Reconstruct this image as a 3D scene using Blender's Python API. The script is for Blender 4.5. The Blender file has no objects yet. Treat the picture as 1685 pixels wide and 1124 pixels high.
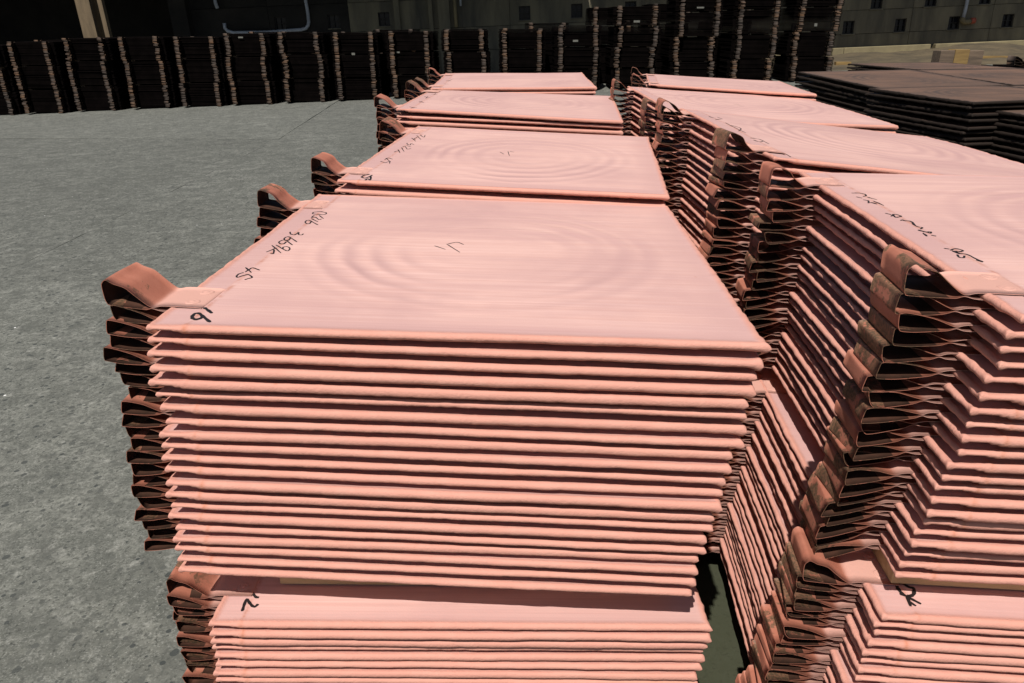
import bpy, math, random
import numpy as np
from mathutils import Matrix, Vector
random.seed(7)
rng = np.random.default_rng(11)
sc = bpy.context.scene
R_ = math.radians

# ------------------------------------------------------------------ camera
YAW, PITCH, ROLL = 0.0405, 0.4047, -0.004
cam_d = bpy.data.cameras.new('camera')
cam = bpy.data.objects.new('camera', cam_d)
sc.collection.objects.link(cam)
cam_d.sensor_width = 36.0
cam_d.lens = 36.0 * 1210.0 / 1685.0
cam_d.clip_start = 0.02
cam_d.clip_end = 400.0
fw = Vector((-math.sin(YAW) * math.cos(PITCH), math.cos(YAW) * math.cos(PITCH), -math.sin(PITCH)))
rt = Vector((math.cos(YAW), math.sin(YAW), 0.0))
up = rt.cross(fw)
r2 = rt * math.cos(ROLL) + up * math.sin(ROLL)
u2 = -rt * math.sin(ROLL) + up * math.cos(ROLL)
CAM = Vector((0.6391, -1.0805, 0.4454))
cam.matrix_world = Matrix(((r2.x, u2.x, -fw.x, CAM.x), (r2.y, u2.y, -fw.y, CAM.y), (r2.z, u2.z, -fw.z, CAM.z), (0, 0, 0, 1)))
sc.camera = cam

# ------------------------------------------------------------------ light
SUN_DIR = Vector((0.17, 0.62, -1.0)).normalized()        # the way the light travels
to_sun = -SUN_DIR
world = bpy.data.worlds.new('World')
sc.world = world
world.use_nodes = True
wn = world.node_tree
sky = wn.nodes.new('ShaderNodeTexSky')
sky.sky_type = 'NISHITA'
sky.sun_disc = False
sky.sun_elevation = math.asin(to_sun.z)
sky.sun_rotation = math.atan2(to_sun.x, to_sun.y)
sky.air_density = 1.0
sky.dust_density = 1.5
bg = wn.nodes['Background']
bg.inputs['Strength'].default_value = 0.05
wn.links.new(sky.outputs['Color'], bg.inputs['Color'])
sun_d = bpy.data.lights.new('sun', 'SUN')
sun_d.energy = 5.0
sun_d.angle = R_(0.53)
sun_d.color = (1.0, 0.95, 0.88)
sun = bpy.data.objects.new('sun', sun_d)
sun.rotation_euler = SUN_DIR.to_track_quat('-Z', 'Y').to_euler()
sun.location = (-3, -8, 12)
sc.collection.objects.link(sun)

sc.view_settings.view_transform = 'Standard'
sc.view_settings.look = 'None'
sc.view_settings.exposure = 0.06
sc.view_settings.gamma = 1.0
sc.view_settings.use_curve_mapping = False
sc.render.engine = 'CYCLES'
sc.cycles.max_bounces = 8
sc.cycles.diffuse_bounces = 5

# ------------------------------------------------------------------ helpers
def link(o, parent=None):
    sc.collection.objects.link(o)
    if parent is not None:
        o.parent = parent
    return o

def obj(name, me, parent=None, m=None):
    o = bpy.data.objects.new(name, me)
    if m is not None:
        if len(me.materials) == 0:
            me.materials.append(m)
        elif me.materials[0] is not m:
            o.material_slots[0].link = 'OBJECT'
            o.material_slots[0].material = m
    return link(o, parent)

def tag(o, label, cat, group=None):
    o['label'] = label
    o['category'] = cat
    if group:
        o['group'] = group
    return o

def empty(name, loc=(0, 0, 0), rotz=0.0):
    o = bpy.data.objects.new(name, None)
    o.empty_display_size = 0.2
    o.location = loc
    o.rotation_euler = (0, 0, rotz)
    return link(o)

def mesh_np(name, v, f, smooth=True, mats=()):
    """v (n,3) array, f (m,4) or (m,3) int array"""
    me = bpy.data.meshes.new(name)
    v = np.asarray(v, dtype=np.float32); f = np.asarray(f, dtype=np.int32)
    k = f.shape[1]
    me.vertices.add(len(v)); me.vertices.foreach_set('co', v.ravel())
    me.loops.add(f.size); me.loops.foreach_set('vertex_index', f.ravel())
    me.polygons.add(len(f))
    me.polygons.foreach_set('loop_start', np.arange(0, f.size, k, dtype=np.int32))
    me.polygons.foreach_set('loop_total', np.full(len(f), k, dtype=np.int32))
    me.polygons.foreach_set('use_smooth', np.full(len(f), smooth))
    me.update(calc_edges=True)
    me.validate()
    for m in mats:
        me.materials.append(m)
    return me

class MB:
    """collects boxes and tubes into one mesh"""
    def __init__(self):
        self.v = []; self.f = []
    def box(self, a, b, bev=0.0, rot=0.0, jit=0.0):
        (x0, y0, z0), (x1, y1, z1) = a, b
        n = len(self.v)
        if bev <= 0:
            vs = [(x0, y0, z0), (x1, y0, z0), (x1, y1, z0), (x0, y1, z0), (x0, y0, z1), (x1, y0, z1), (x1, y1, z1), (x0, y1, z1)]
            fs = [(0, 3, 2, 1), (4, 5, 6, 7), (0, 1, 5, 4), (1, 2, 6, 5), (2, 3, 7, 6), (3, 0, 4, 7)]
        else:
            c = bev
            vs = []
            for z, i in ((z0, c), (z0 + c, 0), (z1 - c, 0), (z1, c)):
                vs += [(x0 + i + (c if not i else 0) * 0, y0 + i, z), (x1 - i, y0 + i, z), (x1 - i, y1 - i, z), (x0 + i, y1 - i, z)]
            fs = [(0, 3, 2, 1), (12, 13, 14, 15)]
            for l in range(3):
                for k in range(4):
                    k2 = (k + 1) % 4
                    fs.append((l * 4 + k, l * 4 + k2, l * 4 + 4 + k2, l * 4 + 4 + k))
        if rot or jit:
            cx, cy = (x0 + x1) / 2, (y0 + y1) / 2
            cr, sr = math.cos(rot), math.sin(rot)
            vs = [(cx + (x - cx) * cr - (y - cy) * sr + random.uniform(-jit, jit), cy + (x - cx) * sr + (y - cy) * cr + random.uniform(-jit, jit), z + random.uniform(-jit, jit)) for x, y, z in vs]
        self.v += vs
        self.f += [tuple(n + i for i in q) for q in fs]
        return self
    def tube(self, pts, r, n=8, cap=True):
        pts = [Vector(p) for p in pts]
        base = len(self.v)
        prev = None
        for i, p in enumerate(pts):
            t = (pts[min(i + 1, len(pts) - 1)] - pts[max(i - 1, 0)]).normalized()
            a = Vector((0, 0, 1)) if abs(t.z) < 0.9 else Vector((0, 1, 0))
            if prev is not None:
                a = prev
            x = (a - t * a.dot(t)).normalized(); y = t.cross(x); prev = x
            for k in range(n):
                th = 2 * math.pi * k / n
                self.v.append(tuple(p + x * (r * math.cos(th)) + y * (r * math.sin(th))))
        for i in range(len(pts) - 1):
            for k in range(n):
                k2 = (k + 1) % n
                self.f.append((base + i * n + k, base + i * n + k2, base + (i + 1) * n + k2, base + (i + 1) * n + k))
        if cap:
            self.f.append(tuple(base + k for k in range(n))[::-1])
            self.f.append(tuple(base + (len(pts) - 1) * n + k for k in range(n)))
        return self
    def mesh(self, name, m=None, smooth=False):
        me = bpy.data.meshes.new(name)
        me.from_pydata([tuple(v) for v in self.v], [], self.f)
        if smooth:
            me.polygons.foreach_set('use_smooth', [True] * len(me.polygons))
        me.update()
        if m:
            me.materials.append(m)
        return me

def noise1(n, freq, r, octaves=3):
    """smooth 1-D noise sampled at n-array of positions"""
    out = np.zeros_like(n, dtype=float); amp = 1.0; tot = 0
    for o in range(octaves):
        k = int(freq) + 4
        tab = r.uniform(-1, 1, k + 2)
        x = np.clip(n, 0, 1) * freq
        i = np.minimum(x.astype(int), k); t = x - i; t = t * t * (3 - 2 * t)
        out += amp * (tab[i] * (1 - t) + tab[np.minimum(i + 1, k + 1)] * t); tot += amp
        amp *= 0.5; freq *= 2.1
    return out / tot

def ss(x, a, b):
    t = np.clip((x - a) / (b - a), 0, 1)
    return t * t * (3 - 2 * t)

# ------------------------------------------------------------------ materials
def mat(name):
    m = bpy.data.materials.new(name)
    m.use_nodes = True
    nt = m.node_tree
    return m, nt, nt.nodes, nt.links, nt.nodes['Principled BSDF']

def N(nt, typ, **kw):
    n = nt.nodes.new(typ)
    for k, v in kw.items():
        if k in ('operation', 'blend_type', 'data_type', 'noise_dimensions', 'feature', 'distance', 'musgrave_type', 'clamp', 'use_clamp', 'invert', 'wave_type', 'bands_direction'):
            setattr(n, k, v)
        else:
            n.inputs[k].default_value = v
    return n

def noise(nt, vec, scale, detail=4, rough=0.55, dist=0.0):
    n = nt.nodes.new('ShaderNodeTexNoise')
    n.inputs['Scale'].default_value = scale
    n.inputs['Detail'].default_value = detail
    n.inputs['Roughness'].default_value = rough
    n.inputs['Distortion'].default_value = dist
    if vec is not None:
        nt.links.new(vec, n.inputs['Vector'])
    return n.outputs['Fac']

def ramp(nt, fac, stops):
    n = nt.nodes.new('ShaderNodeValToRGB')
    cr = n.color_ramp
    while len(cr.elements) < len(stops):
        cr.elements.new(0.5)
    for e, (p, c) in zip(cr.elements, stops):
        e.position = p
        e.color = (c[0], c[1], c[2], 1) if isinstance(c, (tuple, list)) else (c, c, c, 1)
    nt.links.new(fac, n.inputs['Fac'])
    return n.outputs['Color']

def mix(nt, fac, a, b, blend='MIX'):
    n = nt.nodes.new('ShaderNodeMix')
    n.data_type = 'RGBA'; n.blend_type = blend
    for s, v in ((0, fac), (6, a), (7, b)):
        if hasattr(v, 'is_linked'):
            nt.links.new(v, n.inputs[s])
        else:
            n.inputs[s].default_value = v if s == 0 else (v[0], v[1], v[2], 1)
    return n.outputs[2]

def math_(nt, op, a, b=None, c=None):
    n = nt.nodes.new('ShaderNodeMath'); n.operation = op
    for i, v in enumerate((a, b, c)):
        if v is None: continue
        if hasattr(v, 'is_linked'):
            nt.links.new(v, n.inputs[i])
        else:
            n.inputs[i].default_value = v
    return n.outputs[0]

def coords(nt, kind='Object'):
    return nt.nodes.new('ShaderNodeTexCoord').outputs[kind]

def scaled(nt, vec, s, loc=None):
    n = nt.nodes.new('ShaderNodeMapping')
    n.inputs['Scale'].default_value = s
    nt.links.new(vec, n.inputs['Vector'])
    if loc is not None:
        nt.links.new(loc, n.inputs['Location'])
    return n.outputs['Vector']

def bump(nt, h, strength, dist, normal=None):
    n = nt.nodes.new('ShaderNodeBump')
    n.inputs['Strength'].default_value = strength
    n.inputs['Distance'].default_value = dist
    nt.links.new(h, n.inputs['Height'])
    if normal is not None:
        nt.links.new(normal, n.inputs['Normal'])
    return n.outputs['Normal']

def rand_loc(nt, k=40.0):
    r = nt.nodes.new('ShaderNodeObjectInfo').outputs['Random']
    c = nt.nodes.new('ShaderNodeCombineXYZ')
    nt.links.new(math_(nt, 'MULTIPLY', r, k), c.inputs[0])
    nt.links.new(math_(nt, 'MULTIPLY', r, k * 1.7), c.inputs[1])
    nt.links.new(math_(nt, 'MULTIPLY', r, k * 0.6), c.inputs[2])
    return r, c.outputs[0]

def plate_material(name, light, mid, tint, rim, rough, metallic, ring, crust):
    m, nt, ns, ln, b = mat(name)
    co = coords(nt)
    rnd, loc = rand_loc(nt)
    sep = nt.nodes.new('ShaderNodeSeparateXYZ'); ln.new(co, sep.inputs[0])
    X, Y = sep.outputs[0], sep.outputs[1]
    ed = math_(nt, 'MINIMUM', math_(nt, 'MINIMUM', X, math_(nt, 'SUBTRACT', 1.0, X)), math_(nt, 'MINIMUM', Y, math_(nt, 'SUBTRACT', 1.0, Y)))
    edge = ramp(nt, ed, ((0.008, 1.0), (0.017, 0.0)))          # the rough rolled rim
    # brushed streaks along the plate's x axis
    st = noise(nt, scaled(nt, co, (2.2, 150.0, 1.0), loc), 1.0, 6, 0.62)
    st2 = noise(nt, scaled(nt, co, (1.2, 17.0, 1.0), loc), 1.0, 4, 0.6)
    blot = noise(nt, scaled(nt, co, (1, 1, 1), loc), 2.6, 4, 0.6, 0.3)
    scr = ramp(nt, noise(nt, scaled(nt, co, (3.0, 260.0, 1.0), loc), 1.0, 3, 0.7), ((0.66, 0.0), (0.74, 1.0)))
    c = mix(nt, ramp(nt, st, ((0.32, 0.0), (0.68, 1.0))), mid, light)
    c = mix(nt, ramp(nt, st2, ((0.46, 0.0), (0.74, 0.65))), c, tint)
    c = mix(nt, ramp(nt, blot, ((0.42, 0.0), (0.72, 0.7))), c, tint)
    # rippled rings: relief, plus their reflected bands put into the colour
    dx = math_(nt, 'MULTIPLY', math_(nt, 'SUBTRACT', X, 0.53), 1.02)
    dy = math_(nt, 'SUBTRACT', Y, math_(nt, 'MULTIPLY_ADD', rnd, 0.12, 0.46))
    wob = math_(nt, 'MULTIPLY_ADD', blot, 0.07, -0.035)
    r = math_(nt, 'ADD', math_(nt, 'SQRT', math_(nt, 'ADD', math_(nt, 'MULTIPLY', dx, dx), math_(nt, 'MULTIPLY', dy, dy))), wob)
    ph = math_(nt, 'MULTIPLY', math_(nt, 'POWER', r, 1.3), 118.0)
    w = math_(nt, 'POWER', math_(nt, 'MULTIPLY_ADD', math_(nt, 'SINE', ph), 0.5, 0.5), 2.2)
    env = ramp(nt, r, ((0.07, 0.0), (0.15, 0.7), (0.33, 1.0), (0.44, 0.0)))
    amp = ramp(nt, noise(nt, scaled(nt, co, (1, 1, 1), loc), 2.3, 2, 0.5), ((0.35, 0.12), (0.6, 1.0)))
    h = math_(nt, 'MULTIPLY', math_(nt, 'MULTIPLY', w, env), amp)
    ring_sheen = math_(nt, 'MULTIPLY', math_(nt, 'MULTIPLY', math_(nt, 'MULTIPLY_ADD', math_(nt, 'SINE', math_(nt, 'ADD', ph, 1.2)), 0.5, 0.5), env), amp)
    c = mix(nt, math_(nt, 'MULTIPLY', ring_sheen, 0.85), c, tint)
    c = mix(nt, math_(nt, 'MULTIPLY', scr, 0.7), c, light)
    bord = ramp(nt, math_(nt, 'MULTIPLY_ADD', blot, 0.12, math_(nt, 'SUBTRACT', ed, 0.06)), ((0.015, 0.55), (0.085, 0.0)))
    bord = math_(nt, 'MAXIMUM', bord, ramp(nt, X, ((0.058, 0.6), (0.064, 0.0))))
    c = mix(nt, bord, c, tint)
    grime = noise(nt, scaled(nt, co, (1, 1, 1), loc), 14.0, 6, 0.65, 0.3)
    c = mix(nt, edge, c, mix(nt, ramp(nt, grime, ((0.45, 0.0), (0.8, 0.7))), rim, (rim[0] * 1.06, rim[1] * 1.18, rim[2] * 1.2)))
    # crusty line where the bath's surface stood
    li = math_(nt, 'ABSOLUTE', math_(nt, 'SUBTRACT', X, math_(nt, 'MULTIPLY_ADD', grime, 0.006, 0.0605)))
    lm = math_(nt, 'MULTIPLY', ramp(nt, li, ((0.001, 1.0), (0.006, 0.0))), ramp(nt, noise(nt, scaled(nt, co, (6, 6, 1), loc), 6.0, 5, 0.7), ((0.40, 0.0), (0.62, 0.75))))
    c = mix(nt, lm, c, crust)
    # small darker marks
    spot = ramp(nt, noise(nt, scaled(nt, co, (1, 1, 1), loc), 34.0, 2, 0.5), ((0.79, 0.0), (0.83, 0.55)))
    c = mix(nt, spot, c, crust)
    ln.new(c, b.inputs['Base Color'])
    ln.new(math_(nt, 'MULTIPLY', math_(nt, 'SUBTRACT', 1.0, edge), metallic), b.inputs['Metallic'])
    b.inputs['Specular IOR Level'].default_value = 0.22
    rg = math_(nt, 'MULTIPLY_ADD', st2, 0.22, rough - 0.11)
    ln.new(math_(nt, 'MAXIMUM', rg, math_(nt, 'MULTIPLY', edge, 0.8)), b.inputs['Roughness'])
    n1 = bump(nt, h, 1.0, ring)
    n2 = bump(nt, st, 0.4, 0.0012, n1)
    fine = noise(nt, co, 330.0, 3, 0.6)
    n3 = bump(nt, fine, 0.30, 0.0008, n2)
    nod = noise(nt, co, 190.0, 3, 0.6)
    nod2 = noise(nt, scaled(nt, co, (1, 1, 1), loc), 28.0, 3, 0.6)
    hn = math_(nt, 'MULTIPLY', math_(nt, 'MULTIPLY_ADD', nod2, 0.5, nod), edge)
    n4 = bump(nt, hn, 0.55, 0.0022, n3)
    ln.new(n4, b.inputs['Normal'])
    return m

M = {}
M['copper'] = plate_material('pink_copper', (0.83, 0.545, 0.485), (0.71, 0.42, 0.36), (0.575, 0.345, 0.325), (0.585, 0.280, 0.218), 0.46, 0.12, 0.0014, (0.50, 0.19, 0.11))
M['dark_plate'] = plate_material('oxidised_copper', (0.215, 0.125, 0.085), (0.120, 0.074, 0.053), (0.070, 0.053, 0.045), (0.018, 0.012, 0.009), 0.6, 0.0, 0.0014, (0.14, 0.07, 0.04))

def strap_material(name, base, base2, tab, patch, patch2, lo, hi, island=False):
    m, nt, ns, ln, b = mat(name)
    co = coords(nt); rnd, loc = rand_loc(nt)
    a = noise(nt, scaled(nt, co, (1, 1, 1), loc), 26.0, 6, 0.68, 0.4)
    big = noise(nt, scaled(nt, co, (1, 1, 1), loc), 11.0, 3, 0.6)
    sp = noise(nt, scaled(nt, co, (1, 1, 1), loc), 190.0, 3, 0.6)
    sep = nt.nodes.new('ShaderNodeSeparateXYZ'); ln.new(co, sep.inputs[0])
    xx = math_(nt, 'MULTIPLY', sep.outputs[0], -1.0)
    out = ramp(nt, math_(nt, 'MULTIPLY_ADD', a, 0.05, math_(nt, 'SUBTRACT', xx, 0.025)), ((0.035, 0.0), (0.065, 1.0)))   # only the loop is stained
    k = math_(nt, 'ADD', math_(nt, 'MULTIPLY_ADD', big, 0.9, -0.45), a)
    k = math_(nt, 'ADD', k, math_(nt, 'MULTIPLY_ADD', rnd, 0.34, -0.17))
    k = math_(nt, 'ADD', k, math_(nt, 'MULTIPLY_ADD', sp, 0.26, -0.13))
    msk = math_(nt, 'MULTIPLY', ramp(nt, k, ((lo, 0.0), (hi, 1.0))), out)
    c = mix(nt, noise(nt, scaled(nt, co, (4, 40, 40), loc), 1.0, 5), base, base2)
    pc = mix(nt, ramp(nt, sp, ((0.42, 0.0), (0.56, 1.0))), patch, patch2)
    if island:
        g = nt.nodes.new('ShaderNodeNewGeometry')
        c = mix(nt, ramp(nt, g.outputs['Random Per Island'], ((0.0, 0.0), (0.8, 0.45), (0.97, 0.55), (1.0, 1.0))), base2, base)
        c = mix(nt, math_(nt, 'MULTIPLY', msk, 0.6), c, pc)
        c = mix(nt, math_(nt, 'MULTIPLY', rnd, 0.55), c, (0.045, 0.038, 0.034))
    else:
        c = mix(nt, math_(nt, 'MULTIPLY', msk, 0.92), c, pc)
        c = mix(nt, ramp(nt, math_(nt, 'MULTIPLY_ADD', big, 0.01, xx), ((0.026, 1.0), (0.036, 0.0))), c, tab)
    ln.new(c, b.inputs['Base Color'])
    b.inputs['Metallic'].default_value = 0.0
    b.inputs['Specular IOR Level'].default_value = 0.25
    ln.new(math_(nt, 'MULTIPLY_ADD', a, 0.3, 0.42), b.inputs['Roughness'])
    ln.new(bump(nt, a, 0.4, 0.002, bump(nt, sp, 0.4, 0.0008)), b.inputs['Normal'])
    return m
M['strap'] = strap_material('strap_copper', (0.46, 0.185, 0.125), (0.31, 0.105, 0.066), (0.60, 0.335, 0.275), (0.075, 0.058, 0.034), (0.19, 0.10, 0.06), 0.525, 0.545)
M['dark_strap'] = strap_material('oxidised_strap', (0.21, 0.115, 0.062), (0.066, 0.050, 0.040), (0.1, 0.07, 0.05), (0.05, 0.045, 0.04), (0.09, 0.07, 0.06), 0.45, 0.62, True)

def simple(name, ca, cb, scale=6.0, rough=0.8, b_str=0.3, b_dist=0.004, stretch=(1, 1, 1), kind='Object', lo=0.35, hi=0.68, metallic=0.0, spec=0.3):
    m, nt, ns, ln, b = mat(name)
    co = coords(nt, kind); rnd, loc = rand_loc(nt)
    if kind == 'Object':
        co = scaled(nt, co, stretch, loc)
    f = noise(nt, co, scale, 6, 0.6, 0.2)
    ln.new(mix(nt, ramp(nt, f, ((lo, 0.0), (hi, 1.0))), ca, cb), b.inputs['Base Color'])
    b.inputs['Roughness'].default_value = rough
    b.inputs['Metallic'].default_value = metallic
    b.inputs['Specular IOR Level'].default_value = spec
    g = noise(nt, co, scale * 6, 4, 0.6)
    ln.new(bump(nt, g, b_str, b_dist), b.inputs['Normal'])
    return m
M['strap_in'] = simple('strap_inside_shade', (0.10, 0.045, 0.03), (0.045, 0.026, 0.018), 30, 0.7, 0.3, 0.001, spec=0.15)  # stain colour deepened to hold the shade inside the loops
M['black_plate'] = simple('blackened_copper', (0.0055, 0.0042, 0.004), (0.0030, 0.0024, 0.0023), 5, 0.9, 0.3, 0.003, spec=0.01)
M['wood'] = simple('sawn_wood', (0.52, 0.40, 0.22), (0.34, 0.24, 0.12), 3.0, 0.75, 0.4, 0.002, (1.2, 14, 14))
M['wood_dark'] = simple('weathered_wood', (0.16, 0.115, 0.08), (0.08, 0.06, 0.045), 3.0, 0.85, 0.5, 0.003, (1.2, 12, 12))
M['wood_orange'] = simple('orange_wood', (0.25, 0.165, 0.06), (0.16, 0.10, 0.04), 3.0, 0.75, 0.4, 0.002, (1.2, 12, 12))
M['ink'] = simple('marker_ink', (0.012, 0.010, 0.010), (0.02, 0.016, 0.016), 30, 0.5, 0.0, 0.0)
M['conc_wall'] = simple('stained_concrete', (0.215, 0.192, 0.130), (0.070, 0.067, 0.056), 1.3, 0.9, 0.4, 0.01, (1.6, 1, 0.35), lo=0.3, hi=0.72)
M['conc_dark'] = simple('dark_concrete', (0.030, 0.027, 0.023), (0.014, 0.013, 0.012), 1.3, 0.9, 0.4, 0.01)  # on the left wall panels this darker tone stands in for shade
M['ledge'] = simple('yellowish_plinth', (0.24, 0.20, 0.115), (0.16, 0.135, 0.08), 2.0, 0.9, 0.4, 0.01)
M['dirt'] = simple('brown_dirt', (0.115, 0.09, 0.055), (0.06, 0.05, 0.035), 1.6, 0.95, 0.9, 0.05)
M['pane'] = simple('dark_pane', (0.012, 0.013, 0.018), (0.008, 0.008, 0.012), 2, 0.25, 0.0, 0.0)
M['frame'] = simple('dark_frame', (0.03, 0.028, 0.026), (0.02, 0.018, 0.016), 8, 0.6, 0.1, 0.002)
M['pipe'] = simple('grey_pipe', (0.45, 0.48, 0.53), (0.30, 0.33, 0.37), 4, 0.5, 0.1, 0.002)
M['red'] = simple('red_paint', (0.42, 0.10, 0.06), (0.33, 0.08, 0.05), 8, 0.5, 0.1, 0.001)
M['post'] = simple('tan_post', (0.17, 0.125, 0.075), (0.10, 0.075, 0.047), 2.0, 0.85, 0.4, 0.006, (4, 4, 0.8))
M['paper'] = simple('paper_tag', (0.15, 0.15, 0.13), (0.10, 0.10, 0.09), 20, 0.8, 0.0, 0.0)
# ------------------------------------------------------------------ the ground
def gz(x, y):
    return -1.17 + 0.036 * (x - 0.5) + 0.018 * (y - 0.5)

def ground_material():
    m, nt, ns, ln, b = mat('yard_concrete')
    co = coords(nt, 'Object'); rnd, loc = rand_loc(nt, 3.0)
    big = noise(nt, co, 0.75, 6, 0.65, 0.6)
    mid = noise(nt, scaled(nt, co, (1, 1.8, 1)), 3.2, 6, 0.62, 0.5)
    fine = noise(nt, co, 42.0, 5, 0.7)
    grit = noise(nt, co, 150.0, 3, 0.7)
    c = mix(nt, ramp(nt, mid, ((0.32, 0.0), (0.68, 1.0))), (0.085, 0.090, 0.078), (0.215, 0.218, 0.192))
    c = mix(nt, ramp(nt, big, ((0.35, 0.0), (0.7, 0.55))), c, (0.088, 0.090, 0.076))
    c = mix(nt, ramp(nt, fine, ((0.38, 0.95), (0.55, 0.0))), c, (0.070, 0.074, 0.064))
    pit = noise(nt, co, 24.0, 5, 0.72, 0.6)
    pits = ramp(nt, pit, ((0.315, 1.0), (0.36, 0.0)))
    pit2 = noise(nt, co, 75.0, 4, 0.7, 0.4)
    pits2 = ramp(nt, pit2, ((0.35, 1.0), (0.42, 0.0)))
    pits = math_(nt, 'MAXIMUM', pits, math_(nt, 'MULTIPLY', pits2, 0.85))
    c = mix(nt, math_(nt, 'MULTIPLY', pits, 0.9), c, (0.032, 0.034, 0.030))
    c = mix(nt, ramp(nt, grit, ((0.54, 0.0), (0.70, 0.6))), c, (0.31, 0.31, 0.285))
    g1 = noise(nt, co, 9.0, 6, 0.75, 0.5)
    c = mix(nt, ramp(nt, g1, ((0.36, 0.85), (0.56, 0.0))), c, (0.070, 0.073, 0.064))
    c = mix(nt, ramp(nt, noise(nt, scaled(nt, co, (1, 1, 1), loc), 17.0, 6, 0.8, 0.3), ((0.54, 0.0), (0.70, 0.65))), c, (0.29, 0.29, 0.262))
    # exposed dark aggregate
    vo = nt.nodes.new('ShaderNodeTexVoronoi'); vo.inputs['Scale'].default_value = 34.0
    ln.new(scaled(nt, co, (1, 1, 1)), vo.inputs['Vector'])
    vsep = nt.nodes.new('ShaderNodeSeparateColor'); ln.new(vo.outputs['Color'], vsep.inputs[0])
    keep = ramp(nt, vsep.outputs[0], ((0.45, 0.0), (0.48, 1.0)))
    rad = math_(nt, 'MULTIPLY_ADD', math_(nt, 'POWER', vsep.outputs[1], 2.0), 0.36, 0.12)
    peb = math_(nt, 'MULTIPLY', keep, math_(nt, 'LESS_THAN', math_(nt, 'ADD', vo.outputs['Distance'], math_(nt, 'MULTIPLY_ADD', fine, 0.35, -0.18)), rad))
    pc = mix(nt, vsep.outputs[2], (0.022, 0.027, 0.027), (0.085, 0.088, 0.078))
    c = mix(nt, math_(nt, 'MULTIPLY', peb, 0.85), c, pc)
    # rare white chips
    v2 = nt.nodes.new('ShaderNodeTexVoronoi'); v2.inputs['Scale'].default_value = 9.0
    ln.new(co, v2.inputs['Vector'])
    s2 = nt.nodes.new('ShaderNodeSeparateColor'); ln.new(v2.outputs['Color'], s2.inputs[0])
    chip = math_(nt, 'MULTIPLY', math_(nt, 'GREATER_THAN', s2.outputs[0], 0.86), math_(nt, 'LESS_THAN', v2.outputs['Distance'], 0.055))
    c = mix(nt, chip, c, (0.7, 0.7, 0.68))
    # hairline cracks
    v3 = nt.nodes.new('ShaderNodeTexVoronoi'); v3.feature = 'DISTANCE_TO_EDGE'; v3.inputs['Scale'].default_value = 0.42
    wv = nt.nodes.new('ShaderNodeVectorMath'); wv.operation = 'ADD'
    ln.new(co, wv.inputs[0])
    nz = nt.nodes.new('ShaderNodeTexNoise'); nz.inputs['Scale'].default_value = 2.2; nz.inputs['Detail'].default_value = 6
    ln.new(co, nz.inputs['Vector'])
    sc_ = nt.nodes.new('ShaderNodeVectorMath'); sc_.operation = 'SCALE'; sc_.inputs['Scale'].default_value = 0.55
    ln.new(nz.outputs['Color'], sc_.inputs[0]); ln.new(sc_.outputs[0], wv.inputs[1]); ln.new(wv.outputs[0], v3.inputs['Vector'])
    crack = ramp(nt, v3.outputs['Distance'], ((0.0, 1.0), (0.004, 0.0)))
    ck = math_(nt, 'MULTIPLY', crack, ramp(nt, big, ((0.45, 0.0), (0.6, 0.8))))
    c = mix(nt, ck, c, (0.05, 0.05, 0.048))
    # algae in the gap between the two rows (a real stain on the floor)
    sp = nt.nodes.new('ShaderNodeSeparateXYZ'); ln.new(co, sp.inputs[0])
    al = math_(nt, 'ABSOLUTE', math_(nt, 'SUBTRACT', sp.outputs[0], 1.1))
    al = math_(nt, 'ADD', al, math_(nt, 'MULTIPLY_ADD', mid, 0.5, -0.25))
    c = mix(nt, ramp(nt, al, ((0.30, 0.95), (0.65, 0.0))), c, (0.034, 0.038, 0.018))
    c = mix(nt, 1.0, c, nt.nodes.new('ShaderNodeObjectInfo').outputs['Color'], 'MULTIPLY')      # each slab was poured a little lighter or darker
    ln.new(c, b.inputs['Base Color'])
    b.inputs['Roughness'].default_value = 0.92
    h = math_(nt, 'ADD', math_(nt, 'MULTIPLY', fine, 0.6), math_(nt, 'MULTIPLY', peb, -0.5))
    h = math_(nt, 'SUBTRACT', h, math_(nt, 'MULTIPLY', math_(nt, 'MAXIMUM', ck, pits), 1.2))
    ln.new(bump(nt, h, 0.5, 0.0022, bump(nt, grit, 0.4, 0.0012)), b.inputs['Normal'])
    return m
M['yard'] = ground_material()

# one sheet under everything, then the cast slabs of the yard a few mm proud of it with open joints
gv = [(x, y, gz(x, y) - 0.03) for x, y in ((-70, -25), (70, -25), (70, 90), (-70, 90))]
gm = bpy.data.meshes.new('ground'); gm.from_pydata(gv, [], [(0, 1, 2, 3)]); gm.materials.append(M['conc_dark'])
ground = link(bpy.data.objects.new('ground', gm)); ground['kind'] = 'structure'

def slab(poly, dz=0.0, tone=1.0):
    """slab polygon, its rim broken up, top at the yard's slope"""
    pts = []
    n = len(poly)
    for i in range(n):
        a, b_ = poly[i], poly[(i + 1) % n]
        L = math.hypot(b_[0] - a[0], b_[1] - a[1])
        k = max(2, min(60, int(L / 0.25)))
        for j in range(k):
            t = j / k
            w = 0.012 if j else 0.0
            pts.append((a[0] + (b_[0] - a[0]) * t + random.uniform(-w, w) * 0.5, a[1] + (b_[1] - a[1]) * t + random.uniform(-w, w) * 0.5))
    v = [(x, y, gz(x, y) + dz) for x, y in pts] + [(x, y, gz(x, y) - 0.045) for x, y in pts]
    k = len(pts)
    f = [tuple(range(k))] + [(i, k + i, k + (i + 1) % k, (i + 1) % k) for i in range(k)]
    me = bpy.data.meshes.new('concrete_slab'); me.from_pydata(v, [], f); me.materials.append(M['yard']); me.update()
    o = link(bpy.data.objects.new('concrete_slab', me), ground)
    o.color = (tone, tone, tone, 1)
    return o
J = 0.003
ybnd = lambda x: 3.83 + 0.03 * (x + 2.7)           # long joint across the yard
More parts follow.
